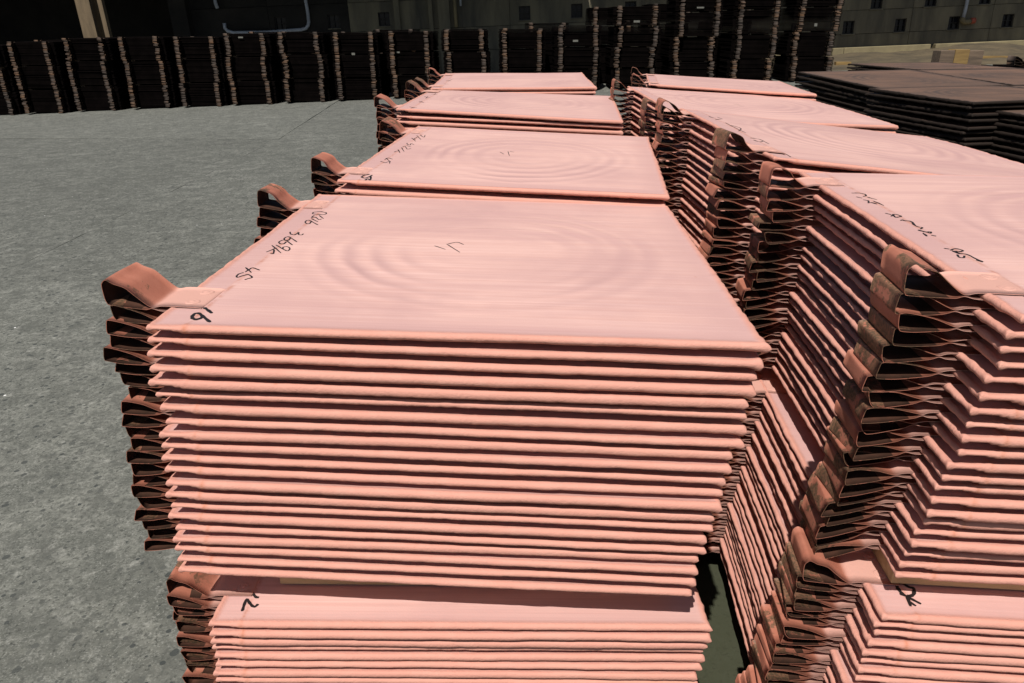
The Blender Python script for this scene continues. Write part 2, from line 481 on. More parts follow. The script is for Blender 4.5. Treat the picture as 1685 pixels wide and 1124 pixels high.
ybn2 = lambda x: 11.0 - 0.24 * (x + 6.0)
slab([(-60, -24), (-J, -24), (-J, ybnd(0) - J), (-60, ybnd(-60) - J)], 0.0, 1.12)
slab([(J, -24), (60, -24), (60, ybnd(60) - J), (J, ybnd(0) - J)], 0.001, 1.0)
slab([(-60, ybnd(-60) + J), (-3.4, ybnd(-3.4) + J), (-3.4, ybn2(-3.4) - J), (-60, ybn2(-60) - J)], -0.002, 0.96)
slab([(-3.4 + 2 * J, ybnd(-3.4) + J), (60, ybnd(60) + J), (60, 24), (3.0, 40), (-4.1, 18.5), (-3.4 + 2 * J, ybn2(-3.4) - J)], 0.0)
slab([(-60, ybn2(-60) + J), (-3.4, ybn2(-3.4) + J), (-4.12 - J, 18.5), (3.0 - 2 * J, 40), (-60, 40)], 0.002, 1.08)

# ------------------------------------------------------------------ copper plates
def axis_lines(lo_r, hi_r, step, extra=()):
    e = [0.0, 0.00045, 0.0018, 0.0041, 0.0070, 0.0095, 0.0125, 0.017, 0.023, 0.031]
    s = set(e) | {1 - x for x in e} | set(extra)
    k = int(round((1 - 0.078) / step))
    s |= {0.039 + i * (1 - 0.078) / k for i in range(k + 1)}
    return np.array(sorted(s))

XT = [0.036, 0.041, 0.045, 0.049, 0.053, 0.057, 0.061, 0.066]
def plate_mesh(name, seed, step=0.008, warp=0.0019, detail=1.0, m=None, rounder=1.0):
    r = np.random.default_rng(seed)
    xs = axis_lines(0, 0, step, XT); ys = axis_lines(0, 0, step)
    U, V = np.meshgrid(xs, ys, indexing='ij')
    # edge outline: grown, knobbly copper
    eL = 0.0022 * noise1(ys, 45, r) + 0.0025 * noise1(ys, 7, r)
    eR = 0.0036 * noise1(ys, 75, r) + 0.0030 * noise1(ys, 6, r) + r.uniform(-.001, .004) * np.exp(-(ys / .012) ** 2)
    eF = 0.0012 * noise1(xs, 22, r) + 0.0016 * noise1(xs, 4, r)
    eB = 0.0012 * noise1(xs, 22, r) + 0.0016 * noise1(xs, 4, r)
    eL *= detail; eR *= detail; eF *= detail; eB *= detail
    X = U - eL[None, :] * (1 - ss(U, 0, 0.025)) + eR[None, :] * ss(U, 0.972, 1.0)
    Y = V + eF[:, None] * (1 - ss(V, 0, 0.025)) + eB[:, None] * ss(V, 0.975, 1.0)
    # section: the strip at the loop edge is thin, the deposit thick with a rolled rim
    s = 0.45 * ss(U, 0.040, 0.046) + 0.55 * ss(U, 0.052, 0.059)
    top_b = 0.0026 * (1 - s) + 0.0030 * s
    bot_b = -0.0028 * (1 - s) - 0.0080 * s
    top_r = 0.0032 * (1 - s) + 0.0044 * s
    bot_r = -0.0042 * (1 - s) - 0.0103 * s
    def edge(d, R, nz):
        R = R * (1 + nz)
        q = np.clip(d / R, 0, 1)
        f = np.sqrt(np.clip(1 - (1 - q) ** 2, 0, 1))
        bead = np.exp(-np.clip((d - R) / 0.011, 0, 9) ** 2)
        return f, bead
    Rr = 0.0040 * (1 - s) + 0.0072 * s
    Dl, Dr, Df, Db = U, 1 - U, V, 1 - V
    nF = 0.09 * detail * noise1(xs, 90, r)[:, None]; nB = 0.09 * detail * noise1(xs, 90, r)[:, None]
    nL = 0.34 * detail * noise1(ys, 60, r)[None, :]; nR = 0.34 * detail * noise1(ys, 60, r)[None, :]
    fs, bs = zip(*[edge(d, Rr if i < 2 else (0.0056 + 0 * U if i == 2 else 0.0085 + 0 * U), nz) for i, (d, nz) in enumerate(((Df, nF), (Db, nB), (Dl, nL), (Dr, nR)))])
    f = fs[0] * fs[1] * fs[2] * fs[3]
    bead = np.maximum.reduce(bs)
    knob = 1 + r.uniform(.15, .75) * np.exp(-((1 - U) / 0.012) ** 2) * bead * (1 + .35 * nR / .3) + 0.5 * np.exp(-(U / 0.006) ** 2) * np.exp(-(V / 0.010) ** 2) + 0.16 * bead * (nF + nB + nL + nR) / 0.2
    bl = bs[2] * (1 - s)
    top_r = np.maximum(top_r, 0.0048 * bl); bot_r = np.minimum(bot_r, -0.0062 * bl)
    top = (top_b + (top_r - top_b) * bead) * np.where(bead > 0.02, knob, 1)
    bot = (bot_b + (bot_r - bot_b) * bead) * np.where(bead > 0.02, knob, 1)
    zc, hh = (top + bot) / 2, (top - bot) / 2 * f
    # overall warp of the sheet
    a = r.normal(0, 1, 6)
    W = warp * (0.5 * a[0] * np.sin(math.pi * U) + 0.5 * a[1] * np.sin(math.pi * V) + 0.45 * a[2] * (U - .5) * 2 * (V - .5) * 2 + 0.2 * a[3] * np.sin(2 * math.pi * U + a[4]) + 0.3 * a[5] * np.sin(2 * math.pi * V))
    W = np.clip(W, -0.0042, 0.0042)
    top = top + 0.0007 * np.exp(-((U - 0.0625) / 0.0028) ** 2) * (1 + 0.8 * noise1(ys, 70, r)[None, :])
    zc, hh = (top + bot) / 2, (top - bot) / 2 * f
    W += warp * 0.10 * noise1(xs, 7, r)[:, None] * (1 + 0 * V)
    Zt, Zb = zc + hh + W, zc - hh + W
    nx, ny = U.shape
    idx = np.arange(nx * ny).reshape(nx, ny)
    vt = np.stack([X, Y, Zt], -1).reshape(-1, 3)
    inner = np.ones((nx, ny), bool); inner[0, :] = inner[-1, :] = inner[:, 0] = inner[:, -1] = False
    bi = idx.copy(); bi[inner] = nx * ny + np.arange(inner.sum())
    vb = np.stack([X, Y, Zb], -1)[inner]
    q = lambda I: np.stack([I[:-1, :-1], I[1:, :-1], I[1:, 1:], I[:-1, 1:]], -1).reshape(-1, 4)
    F = np.concatenate([q(idx), q(bi)[:, ::-1]])
    return mesh_np(name, np.concatenate([vt, vb]), F, True, (m or M['copper'],))

PLATES = [plate_mesh('copper_plate', 100 + i) for i in range(9)]
DARKP = [plate_mesh('oxidised_plate', 200 + i, 0.02, 0.003, 1.6, M['dark_plate']) for i in range(4)]
LOWP = [plate_mesh('copper_plate_low', 300 + i, 0.09, 0.0025) for i in range(2)]
LOWD = [plate_mesh('dark_plate_low', 310 + i, 0.12, 0.002, 1.5, M['dark_plate']) for i in range(2)]

# strap loops ------------------------------------------------------
def strap_mesh(name, h0, h1, length, seed, m, segs=5, curl=0.0, width=0.1):
    """bent sheet strap: two tabs gripping the plate edge, a flattened loop beyond it.
    h0 / h1: height of the loop's top and depth of its underside at its outer end"""
    r = np.random.default_rng(seed)
    L = length
    gap_t, gap_b = 0.0045, -0.0052
    j = lambda s: float(r.normal(0, s))
    k1 = 0.026 + j(.002)
    A_ = gap_t
    up_ = [(0.061, .0022), (0.056, A_ - .0004), (0.02, A_), (-0.003, A_), (-0.014, A_ - .001), (-k1, A_ - .0038),
           (-k1 - .011, A_ - .0025 + h0 * .12), (-k1 - .028, A_ + h0 * (.46 + j(.03))), (-L * .63, A_ + h0 * (.80 + j(.04))), (-L * .80, A_ + h0 * (1.0 + j(.04))), (-L * .91, A_ + h0 * (1.0 + j(.03))),
           (-L * .968, A_ + h0 * .90), (-L * .994, A_ + h0 * .70)]
    hz = lambda t: A_ + h0 * .70 + t * ((gap_b - h1) - (A_ + h0 * .70))
    sl = curl + j(.02)
    end = [(-L * (1.0 - .3 * sl), hz(.35)), (-L * (1.0 - .65 * sl), hz(.7)), (-L * (.985 - sl), hz(.93))]
    dn = [(-L * (.95 - sl), gap_b - h1), (-L * .76, gap_b - h1 * (.90 + j(.05))), (-L * .58, gap_b - h1 * .62), (-L * .42, gap_b - h1 * .30), (-k1 - .010, gap_b - h1 * .04), (-k1, gap_b + .0036), (-.014, gap_b + .001), (-.003, gap_b), (0.02, gap_b), (0.060, gap_b)]
    P = np.array(up_ + end + dn)
    # resample smoothly (Catmull-Rom)
    pts = []
    for i in range(len(P) - 1):
        p0, p1, p2, p3 = P[max(i - 1, 0)], P[i], P[i + 1], P[min(i + 2, len(P) - 1)]
        for t in (0.0, 0.34, 0.67):
            pts.append(0.5 * ((2 * p1) + (-p0 + p2) * t + (2 * p0 - 5 * p1 + 4 * p2 - p3) * t * t + (-p0 + 3 * p1 - 3 * p2 + p3) * t ** 3))
    pts.append(P[-1]); P = np.array(pts)
    T = np.gradient(P, axis=0); T /= np.linalg.norm(T, axis=1)[:, None]
    Nn = np.stack([T[:, 1], -T[:, 0]], 1)
    th = 0.0009
    A, B = P + Nn * th * .5, P - Nn * th * .5
    n = len(P)
    ysl = np.linspace(-width / 2, width / 2, segs + 1)
    tw = float(r.normal(0, .025)); sk = float(r.normal(0, .05))
    vs = []
    for prof in (A, B):
        for y in ysl:
            out = np.clip((-prof[:, 0] - .03) / max(L - .03, .01), 0, 1)
            x = prof[:, 0] + sk * y * out
            z = prof[:, 1] + tw * y * out + .0012 * np.sin(y * 40 + seed) * out
            vs.append(np.stack([x, np.full(n, y) , z], 1))
    V = np.concatenate(vs)
    s1 = segs + 1
    G = np.arange(2 * s1 * n).reshape(2, s1, n)
    F = []
    def quads(I, flip):
        q = np.stack([I[:-1, :-1], I[1:, :-1], I[1:, 1:], I[:-1, 1:]], -1).reshape(-1, 4)
        return q[:, ::-1] if flip else q
    F.append(quads(G[0], False)); F.append(quads(G[1], True))
    F.append(quads(G[:, 0, :], False)); F.append(quads(G[:, -1, :], True))
    F.append(quads(G[:, :, 0], True)); F.append(quads(G[:, :, -1], False))
    nin = len(F[0])
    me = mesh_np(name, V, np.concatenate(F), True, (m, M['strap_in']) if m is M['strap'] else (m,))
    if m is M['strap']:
        # inner faces: brown stain, darkened so the colour carries the loop's shade
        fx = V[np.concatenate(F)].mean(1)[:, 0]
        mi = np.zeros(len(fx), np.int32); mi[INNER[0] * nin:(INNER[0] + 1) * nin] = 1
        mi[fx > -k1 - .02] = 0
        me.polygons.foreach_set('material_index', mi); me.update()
    return me
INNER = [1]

TALL = [strap_mesh('hanging_strap', 0.029, 0.007, 0.112, 1, M['strap'], curl=-.03), strap_mesh('hanging_strap', 0.031, 0.003, 0.109, 2, M['strap'], curl=.0), strap_mesh('hanging_strap', 0.030, 0.006, 0.111, 3, M['strap'], curl=-.02)]
OPEN = [strap_mesh('hanging_strap', 0.014, 0.009, 0.108, 11, M['strap']), strap_mesh('hanging_strap', 0.012, 0.010, 0.105, 12, M['strap']), strap_mesh('hanging_strap', 0.016, 0.007, 0.110, 13, M['strap'], curl=.03)]
SQUEEZED = [strap_mesh('hanging_strap', 0.0086 + .0008 * (i % 3), 0.0080 + .0006 * ((i * 2) % 4), 0.104 + 0.0014 * (i % 5), 20 + i, M['strap'], curl=.05 * (i % 3) - .03) for i in range(10)]
FLAT = [strap_mesh('hanging_strap', 0.002, 0.003 + .001 * i, 0.103 + .003 * i, 40 + i, M['strap']) for i in range(3)]

def rivet_mesh():
    v, f = [], []
    prof = [(0.0125, 0.0), (0.011, 0.0011), (0.0085, 0.0012), (0.0065, 0.0004), (0.0042, 0.0014), (0.0015, 0.0021)]
    n = 12
    for (rr, z) in prof:
        for k in range(n):
            a = 2 * math.pi * k / n
            q = rr * (1 + .10 * math.sin(3 * a + 1) + .06 * math.sin(5 * a))
            v.append((q * math.cos(a), q * math.sin(a), z))
    for i in range(len(prof) - 1):
        for k in range(n):
            k2 = (k + 1) % n
            f.append((i * n + k, i * n + k2, (i + 1) * n + k2, (i + 1) * n + k))
    f.append(tuple((len(prof) - 1) * n + k for k in range(n)))
    me = bpy.data.meshes.new('rivet'); me.from_pydata(v, [], f); me.materials.append(M['strap'])
    me.polygons.foreach_set('use_smooth', [True] * len(f)); me.update()
    return me
RIVET = rivet_mesh()

def ink_mesh(strokes, width, sx, sy, zf):
    """flat pen strokes lying 0.3 mm above the plate"""
    v, f = [], []
    for st in strokes:
        P = np.array(st, float)
        pts = []
        for i in range(len(P) - 1):
            p0, p1, p2, p3 = P[max(i - 1, 0)], P[i], P[i + 1], P[min(i + 2, len(P) - 1)]
            for t in (0.0, .25, .5, .75):
                pts.append(0.5 * ((2 * p1) + (-p0 + p2) * t + (2 * p0 - 5 * p1 + 4 * p2 - p3) * t * t + (-p0 + 3 * p1 - 3 * p2 + p3) * t ** 3))
        pts.append(P[-1]); P = np.array(pts)
        T = np.gradient(P, axis=0); T /= np.linalg.norm(T, axis=1)[:, None] + 1e-9
        Nn = np.stack([-T[:, 1], T[:, 0]], 1)
        n = len(P); base = len(v)
        for i in range(n):
            e = min(i, n - 1 - i)
            w = width * .5 * (1.0 if e > 0 else .55) * (1 + .15 * math.sin(i * 1.7))
            for s_ in (1, -1):
                q = P[i] + Nn[i] * w * s_
                v.append((q[0], q[1], zf(q[0], q[1])))
        for i in range(n - 1):
            a = base + 2 * i
            f.append((a, a + 1, a + 3, a + 2))
    me = bpy.data.meshes.new('ink_marking'); me.from_pydata(v, [], f); me.materials.append(M['ink'])
    for p in me.polygons:
        p.use_smooth = True
    me.update()
    return me

INK = {
 'S1a': ('S1', [[(0.059, 0.089), (0.071, 0.078), (0.083, 0.065)], [(0.097, 0.025), (0.075, 0.049), (0.063, 0.061), (0.056, 0.062), (0.056, 0.05), (0.062, 0.038), (0.07, 0.035), (0.074, 0.043), (0.074, 0.051)]]),
 'S1b': ('S1', [[(0.081, 0.301), (0.063, 0.313), (0.059, 0.305), (0.057, 0.286)], [(0.046, 0.317), (0.07, 0.284)], [(0.055, 0.284), (0.049, 0.276), (0.049, 0.263), (0.054, 0.254), (0.062, 0.263), (0.069, 0.271), (0.082, 0.256), (0.077, 0.248), (0.073, 0.241)]]),
 'S1c': ('S1', [[(0.044, 0.479), (0.084, 0.421)], [(0.062, 0.457), (0.05, 0.426)], [(0.061, 0.444), (0.069, 0.416), (0.063, 0.414)], [(0.052, 0.482), (0.089, 0.44), (0.093, 0.45), (0.088, 0.464), (0.079, 0.471), (0.074, 0.465), (0.078, 0.452)], [(0.089, 0.484), (0.064, 0.517), (0.054, 0.521), (0.051, 0.506), (0.059, 0.491), (0.067, 0.492), (0.067, 0.507)], [(0.091, 0.51), (0.063, 0.546), (0.054, 0.548), (0.054, 0.532), (0.063, 0.517), (0.068, 0.523), (0.066, 0.539)], [(0.048, 0.595), (0.055, 0.576), (0.067, 0.568), (0.07, 0.591), (0.075, 0.573), (0.083, 0.57), (0.084, 0.581)]]),
 'S1d': ('S1', [[(0.095, 0.664), (0.069, 0.696), (0.056, 0.707), (0.056, 0.688), (0.065, 0.671), (0.071, 0.677), (0.069, 0.693)], [(0.061, 0.723), (0.086, 0.695)], [(0.059, 0.756), (0.059, 0.733), (0.068, 0.737), (0.082, 0.717), (0.087, 0.724)], [(0.071, 0.759), (0.091, 0.727)], [(0.047, 0.792), (0.05, 0.775), (0.071, 0.767), (0.083, 0.774), (0.08, 0.79), (0.062, 0.797), (0.047, 0.792)]]),
 'S1e': ('S1', [[(0.401, 0.514), (0.429, 0.488)], [(0.426, 0.532), (0.463, 0.468)], [(0.429, 0.532), (0.448, 0.549), (0.465, 0.531)]]),
 'S1La': ('S1L', [[(0.048, 0.099), (0.06, 0.087), (0.07, 0.077), (0.077, 0.076)], [(0.055, 0.036), (0.053, 0.055), (0.053, 0.07), (0.062, 0.06), (0.071, 0.051), (0.077, 0.05), (0.081, 0.057)]]),
 'S2a': ('S2', [[(0.073, 0.092), (0.06, 0.071), (0.06, 0.05), (0.073, 0.042), (0.081, 0.061), (0.083, 0.084)], [(0.083, 0.013), (0.083, 0.036), (0.098, 0.017)], [(0.083, 0.069), (0.097, 0.025)]]),
 'S2b': ('S2', [[(0.083, 0.318), (0.063, 0.332), (0.059, 0.302)], [(0.056, 0.327), (0.088, 0.276)], [(0.051, 0.28), (0.072, 0.26), (0.082, 0.283), (0.091, 0.251)]]),
 'S2c': ('S2', [[(0.055, 0.617), (0.063, 0.589), (0.076, 0.581), (0.073, 0.609), (0.089, 0.591)], [(0.06, 0.535), (0.066, 0.547), (0.087, 0.5), (0.096, 0.516)], [(0.067, 0.564), (0.088, 0.548)], [(0.055, 0.486), (0.08, 0.425)], [(0.054, 0.438), (0.061, 0.454), (0.069, 0.462)], [(0.058, 0.524), (0.087, 0.454)]]),
 'S2d': ('S2', [[(0.045, 0.724), (0.079, 0.658)], [(0.069, 0.694), (0.06, 0.702), (0.064, 0.743)], [(0.051, 0.782), (0.09, 0.699)], [(0.063, 0.795), (0.089, 0.75), (0.082, 0.8)]]),
 'S2e': ('S2', [[(0.428, 0.531), (0.448, 0.492)], [(0.455, 0.549), (0.471, 0.466)], [(0.461, 0.55), (0.48, 0.539)]]),
 'S3a': ('S3', [[(0.044, 0.096), (0.072, 0.053)], [(0.06, 0.048), (0.078, 0.091)], [(0.043, 0.347), (0.08, 0.281)], [(0.056, 0.291), (0.06, 0.354)], [(0.028, 0.601), (0.071, 0.529)], [(0.052, 0.499), (0.046, 0.609)], [(0.04, 0.75), (0.079, 0.718)], [(0.06, 0.71), (0.06, 0.783)]]),
 'S4a': ('S4', [[(0.052, 0.038), (0.081, 0.001)], [(0.057, 0.251), (0.092, 0.221)], [(0.05, 0.485), (0.091, 0.44)], [(0.068, 0.423), (0.085, 0.563)]]),
 'R1a': ('R1', [[(0.046, 0.749), (0.053, 0.75), (0.062, 0.747), (0.071, 0.739), (0.067, 0.721), (0.058, 0.713)], [(0.043, 0.711), (0.051, 0.698)], [(0.064, 0.707), (0.077, 0.685)], [(0.045, 0.651), (0.054, 0.654), (0.06, 0.638)], [(0.047, 0.682), (0.054, 0.672), (0.047, 0.649)], [(0.063, 0.668), (0.07, 0.629)]]),
 'R1b': ('R1', [[(0.047, 0.561), (0.054, 0.548)], [(0.048, 0.534), (0.06, 0.549), (0.068, 0.536), (0.054, 0.526), (0.057, 0.55)], [(0.053, 0.501), (0.057, 0.505), (0.06, 0.497), (0.069, 0.494), (0.063, 0.461)], [(0.064, 0.477), (0.064, 0.454), (0.071, 0.45), (0.061, 0.434)], [(0.055, 0.43), (0.063, 0.415), (0.073, 0.42), (0.067, 0.408), (0.059, 0.419)], [(0.053, 0.388), (0.055, 0.409)], [(0.062, 0.393), (0.069, 0.389)]]),
 'R1c': ('R1', [[(0.048, 0.313), (0.055, 0.308)], [(0.053, 0.301), (0.066, 0.31), (0.073, 0.301), (0.061, 0.29), (0.059, 0.296)], [(0.055, 0.299), (0.058, 0.281), (0.069, 0.276), (0.071, 0.255), (0.075, 0.24)], [(0.053, 0.277), (0.049, 0.262), (0.055, 0.26), (0.06, 0.269)], [(0.068, 0.248), (0.073, 0.237)]]),
 'R1d': ('R1', [[(0.066, 0.098), (0.055, 0.104), (0.048, 0.099), (0.049, 0.087), (0.055, 0.077)]]),
 'R1La': ('R1L', [[(0.059, 0.056), (0.056, 0.07), (0.057, 0.081), (0.062, 0.087), (0.069, 0.087), (0.077, 0.079), (0.084, 0.075), (0.078, 0.061), (0.069, 0.055), (0.065, 0.057)], [(0.054, 0.061), (0.067, 0.05), (0.081, 0.037)], [(0.064, 0.055), (0.06, 0.029)], [(0.06, 0.042), (0.07, 0.031)]]),
 'R2a': ('R2', [[(0.055, 0.791), (0.066, 0.737)], [(0.053, 0.703), (0.09, 0.75)], [(0.089, 0.796), (0.096, 0.755)]]),
 'R2b': ('R2', [[(0.07, 0.646), (0.07, 0.564), (0.077, 0.446)], [(0.074, 0.594), (0.091, 0.54), (0.059, 0.466)]]),
 'R2c': ('R2', [[(0.055, 0.345), (0.084, 0.342), (0.085, 0.263)], [(0.055, 0.311), (0.063, 0.284), (0.083, 0.308)]]),
 'R2d': ('R2', [[(0.05, 0.123), (0.051, 0.091), (0.066, 0.091), (0.06, 0.036)], [(0.051, 0.1), (0.057, 0.068)]]),
 'R2e': ('R3', [[(0.428, 0.506), (0.455, 0.488)], [(0.43, 0.448), (0.459, 0.44)]]),
}


ORD = ['topmost', 'second', 'third', 'fourth', 'fifth', 'sixth', 'seventh', 'eighth', 'ninth', 'tenth', 'eleventh', 'twelfth', 'thirteenth', 'fourteenth', 'fifteenth', 'sixteenth', 'seventeenth', 'eighteenth', 'nineteenth', 'twentieth', 'twenty-first', 'twenty-second', 'twenty-third', 'twenty-fourth', 'twenty-fifth', 'twenty-sixth']

def frame(FL, FR, BL):
    FL, FR, BL = Vector(FL), Vector(FR), Vector(BL)
    ex, ey = FR - FL, BL - FL
    sx, sy = ex.length, ey.length
    ex.normalize(); ey = (ey - ex * ey.dot(ex)).normalized(); ez = ex.cross(ey)
    return FL, ex, ey, ez, sx, sy

def surface_z(me, top=True):
    """z of a plate mesh's upper face near (x, y)"""
    n = len(me.vertices); co = np.empty(n * 3, np.float32); me.vertices.foreach_get('co', co); co = co.reshape(-1, 3)
    def zf(x, y):
        d = (co[:, 0] - x) ** 2 + (co[:, 1] - y) ** 2
        k = np.argpartition(d, 8)[:8]
        return float(co[k, 2].max()) + 0.0004
    return zf

def copy_child(src, parent):
    c = src.copy(); sc.collection.objects.link(c); c.parent = parent
    return c

BENT = {}
def bent(me, ang):
    """the strap with its loop bent up or down from where it leaves the plate"""
    q = round(ang / .025)
    if (me.name, q) not in BENT:
        c = me.copy(); c.name = 'hanging_strap'
        co = np.empty(len(c.vertices) * 3, np.float32); c.vertices.foreach_get('co', co); co = co.reshape(-1, 3)
        d = np.clip(-co[:, 0] - .016, 0, None)
        co[:, 2] += d * math.tan(q * .025) * (d / (d + .012))
        c.vertices.foreach_set('co', co.ravel()); c.update()
        BENT[(me.name, q)] = c
    return BENT[(me.name, q)]

def add_straps(pl, meshes, m=None, rivets=False, droop=(0, 0), sxy=(1, 1)):
    out = []
    for k, yy in enumerate((0.13, 0.875)):
        s_ = obj('hanging_strap', bent(meshes[k], droop[k]), pl, m)
        s_.location = (random.uniform(-.003, .003), yy + random.uniform(-.006, .006), 0.0)
        s_.rotation_euler = (random.gauss(0, .006), 0, random.gauss(0, .022))
        s_.scale = (1, 1 + random.uniform(-.04, .03), 1)
        if rivets:
            for dy in (-.024, .026):
                rv = obj('rivet', RIVET, s_)
                rv.location = (0.036 + random.uniform(-.004, .004), dy, 0.0050)
        out.append(s_)
    return out

def bundle(key, FL, FR, BL, count, visible, pitch, lean, words, label_top, cat, meshes, straps='copper', group='stacked copper plates', jit=1.0, first_rivets=True, dark=False, z_amp=1.0):
    """a stack of plates, topmost first; the first `visible` are things, the others' transforms are returned"""
    o0, ex, ey, ez, sx, sy = frame(FL, FR, BL)
    rest = []
    zz = 0.0
    for k in range(count):
        jx, jy = (0, 0) if k == 0 else (random.gauss(0, .0032 * jit), random.gauss(0, .0032 * jit))
        yaw = 0 if k == 0 else random.gauss(0, .0035 * jit)
        tx = 0 if k == 0 else random.gauss(0, .0009); ty = 0 if k == 0 else random.gauss(0, .0009)
        p = o0 + Vector((lean[0] * zz, lean[1] * zz, -zz)) + ex * jx + ey * jy
        rot = Matrix((ex, ey, ez)).transposed().to_4x4() @ Matrix.Rotation(yaw, 4, 'Z') @ Matrix.Rotation(tx, 4, 'Y') @ Matrix.Rotation(ty, 4, 'X')
        mw = Matrix.Translation(p) @ rot @ Matrix.Diagonal((sx, sy, 1, 1))
        zz += pitch * (1 + random.uniform(-.09, .09) * z_amp)
        if k >= visible:
            rest.append(mw); continue
        me = meshes[(k * 5 + len(key) + ord(key[0]) + ord(key[1])) % len(meshes)]
        if k == 0 and not dark:
            me = TOPMESH[key]
        pl = obj('oxidised_plate' if dark else 'copper_plate', me)
        pl.matrix_world = mw
        lab = label_top if k == 0 else f'{ORD[k]} {words[0]} plate down in {words[1]}'
        tag(pl, lab, 'metal plate' if dark else 'copper plate', group)
        if straps == 'copper':
            # the loops are thicker than the plates, so they fan out: upper ones tip up, lower ones sag
            hi, lo_ = FAN.get(key, (.16, -.10))
            fan = hi + (lo_ - hi) * k / max(count - 1, 1)
            dr = [fan + random.gauss(0, .009) for _ in (0, 1)]
            if k == 0:
                ms = [TALL[(ord(key[1]) + i) % 3] for i in (0, 1)]
                dr = [fan * .75, fan * .9]
            elif k == 1 and key in ('R1', 'R2', 'S3', 'S2'):
                ms = [OPEN[1], TALL[1] if key == 'R2' else OPEN[0]]
            elif k < 7 and key in ('S2', 'S3', 'S4', 'R3', 'R4'):
                ms = [random.choice(OPEN) for _ in (0, 1)]
            else:
                ms = [random.choice(SQUEEZED) if random.random() > .05 else random.choice(FLAT) for _ in (0, 1)]
            add_straps(pl, ms, None, rivets=(k == 0), droop=dr)
        if k == 0 and not dark:
            zf = surface_z(me)
            for ik, (st_key, strokes) in INK.items():
                if st_key != key: continue
                big = ik in ('S1a', 'S1La', 'R1La', 'R1d', 'S2a')
                w = .0062 if big else .0034
                if ik.endswith('e'): w = .0026
                im = obj('ink_marking', ink_mesh(strokes, w, 1, 1, zf), pl)
    return rest

FAN = {'S1': (.21, -.10), 'S1L': (.20, -.14), 'R1': (.10, -.30), 'R1L': (.15, -.14), 'R2': (.12, -.2), 'S2': (.22, -.1), 'S3': (.22, -.1), 'S4': (.2, -.1)}
TOPMESH = {k: plate_mesh('copper_plate', 500 + i, 0.008, w) for i, (k, w) in enumerate((('S1', .0022), ('S2', .004), ('S3', .005), ('S4', .006), ('R1', .002), ('R2', .006), ('R3', .006), ('R4', .005), ('S1L', .002), ('R1L', .002)))}

LAB = {
 'S1': 'topmost copper plate marked 16, rippled rings across it, on the nearest left stack',
 'S2': 'topmost copper plate with oval rings on the second left stack, just behind the nearest',
 'S3': 'topmost copper plate of the third left stack, narrow from perspective, loops at its left',
 'S4': 'topmost copper plate of the farthest left stack, in front of the dark stacks',
 'R1': 'topmost copper plate of the nearest right stack, running out of frame at right',
 'R2': 'topmost copper plate of the second right stack, its front rim drooping rightward',
 'R3': 'topmost copper plate of the third right stack with a raised front right corner',
 'R4': 'topmost copper plate of the farthest right stack, beside the dark plate pile',
 'S1L': 'topmost copper plate marked 12 of the lower bundle under the nearest left stack',
 'R1L': 'topmost copper plate marked OK of the lower bundle under the nearest right stack'}
W1 = {'S1': 'the upper bundle of the nearest left stack', 'S2': 'the second left stack behind the nearest', 'S3': 'the third left stack', 'S4': 'the farthest left stack',
      'R1': 'the upper bundle of the nearest right stack', 'R2': 'the second right stack', 'R3': 'the third right stack', 'R4': 'the farthest right stack'}
TOP = {
 'S1': ((0, 0, 0), (1, 0, -0.025), (0, 1, 0)),
 'S2': ((0.04, 1.07, 0.03), (1.0, 1.0, 0), (0.02, 2.1, 0.06)),
 'S3': ((0, 2.25, 0.11), (0.99, 2.22, 0.07), (0.01, 3.15, 0.13)),
 'S4': ((0.01, 3.25, 0.125), (0.94, 3.28, 0.128), (-0.01, 4.23, 0.15)),
 'R1': ((1.25, -0.18, 0.1), (2.25, -0.22, 0.09), (1.29, 0.83, 0.1)),
 'R2': ((1.24, 0.88, 0.13), (2.22, 0.95, 0.02), (1.24, 1.91, 0.14)),
 'R3': ((1.19, 2.1, 0.105), (2.15, 2.2, 0.045), (1.18, 3.08, 0.138)),
 'R4': ((1.22, 3.2, 0.15), (2.1, 3.1, 0.105), (1.2, 4.3, 0.15)),
 'S1L': ((-0.01, 0.014, -0.644), (0.99, 0.06, -0.665), (-0.02, 1.01, -0.644)),
 'R1L': ((1.225, -0.093, -0.48), (2.225, -0.13, -0.49), (1.265, 0.907, -0.48)),
}
hidden = []
CNT = {'S1': (21, 21), 'S2': (21, 9), 'S3': (22, 7), 'S4': (22, 5), 'R1': (21, 21), 'R2': (22, 22), 'R3': (22, 18), 'R4': (23, 12)}
for key in ('S1', 'S2', 'S3', 'S4', 'R1', 'R2', 'R3', 'R4'):
    FL, FR, BL = TOP[key]
    n, vis = CNT[key]
    lean = {'S1': (-.115, .075), 'S2': (-.09, .02), 'R1': (.0, .22)}.get(key, (-.03, .02))
    hidden += bundle(key, FL, FR, BL, n, vis, 0.0268 if key == 'S1' else 0.0256, lean, ('pink', W1[key]), LAB[key], 'copper plate', PLATES)
for key, n, pitch, lean in (('S1L', 20, 0.0222, (-.07, .03)), ('R1L', 26, 0.0222, (-.11, .06))):
    FL, FR, BL = TOP[key]
    side = 'left' if key[0] == 'S' else 'right'
    bundle(key, FL, FR, BL, n, n, pitch, lean, ('pink', f'the lower bundle of the nearest {side} stack'), LAB[key], 'copper plate', PLATES)
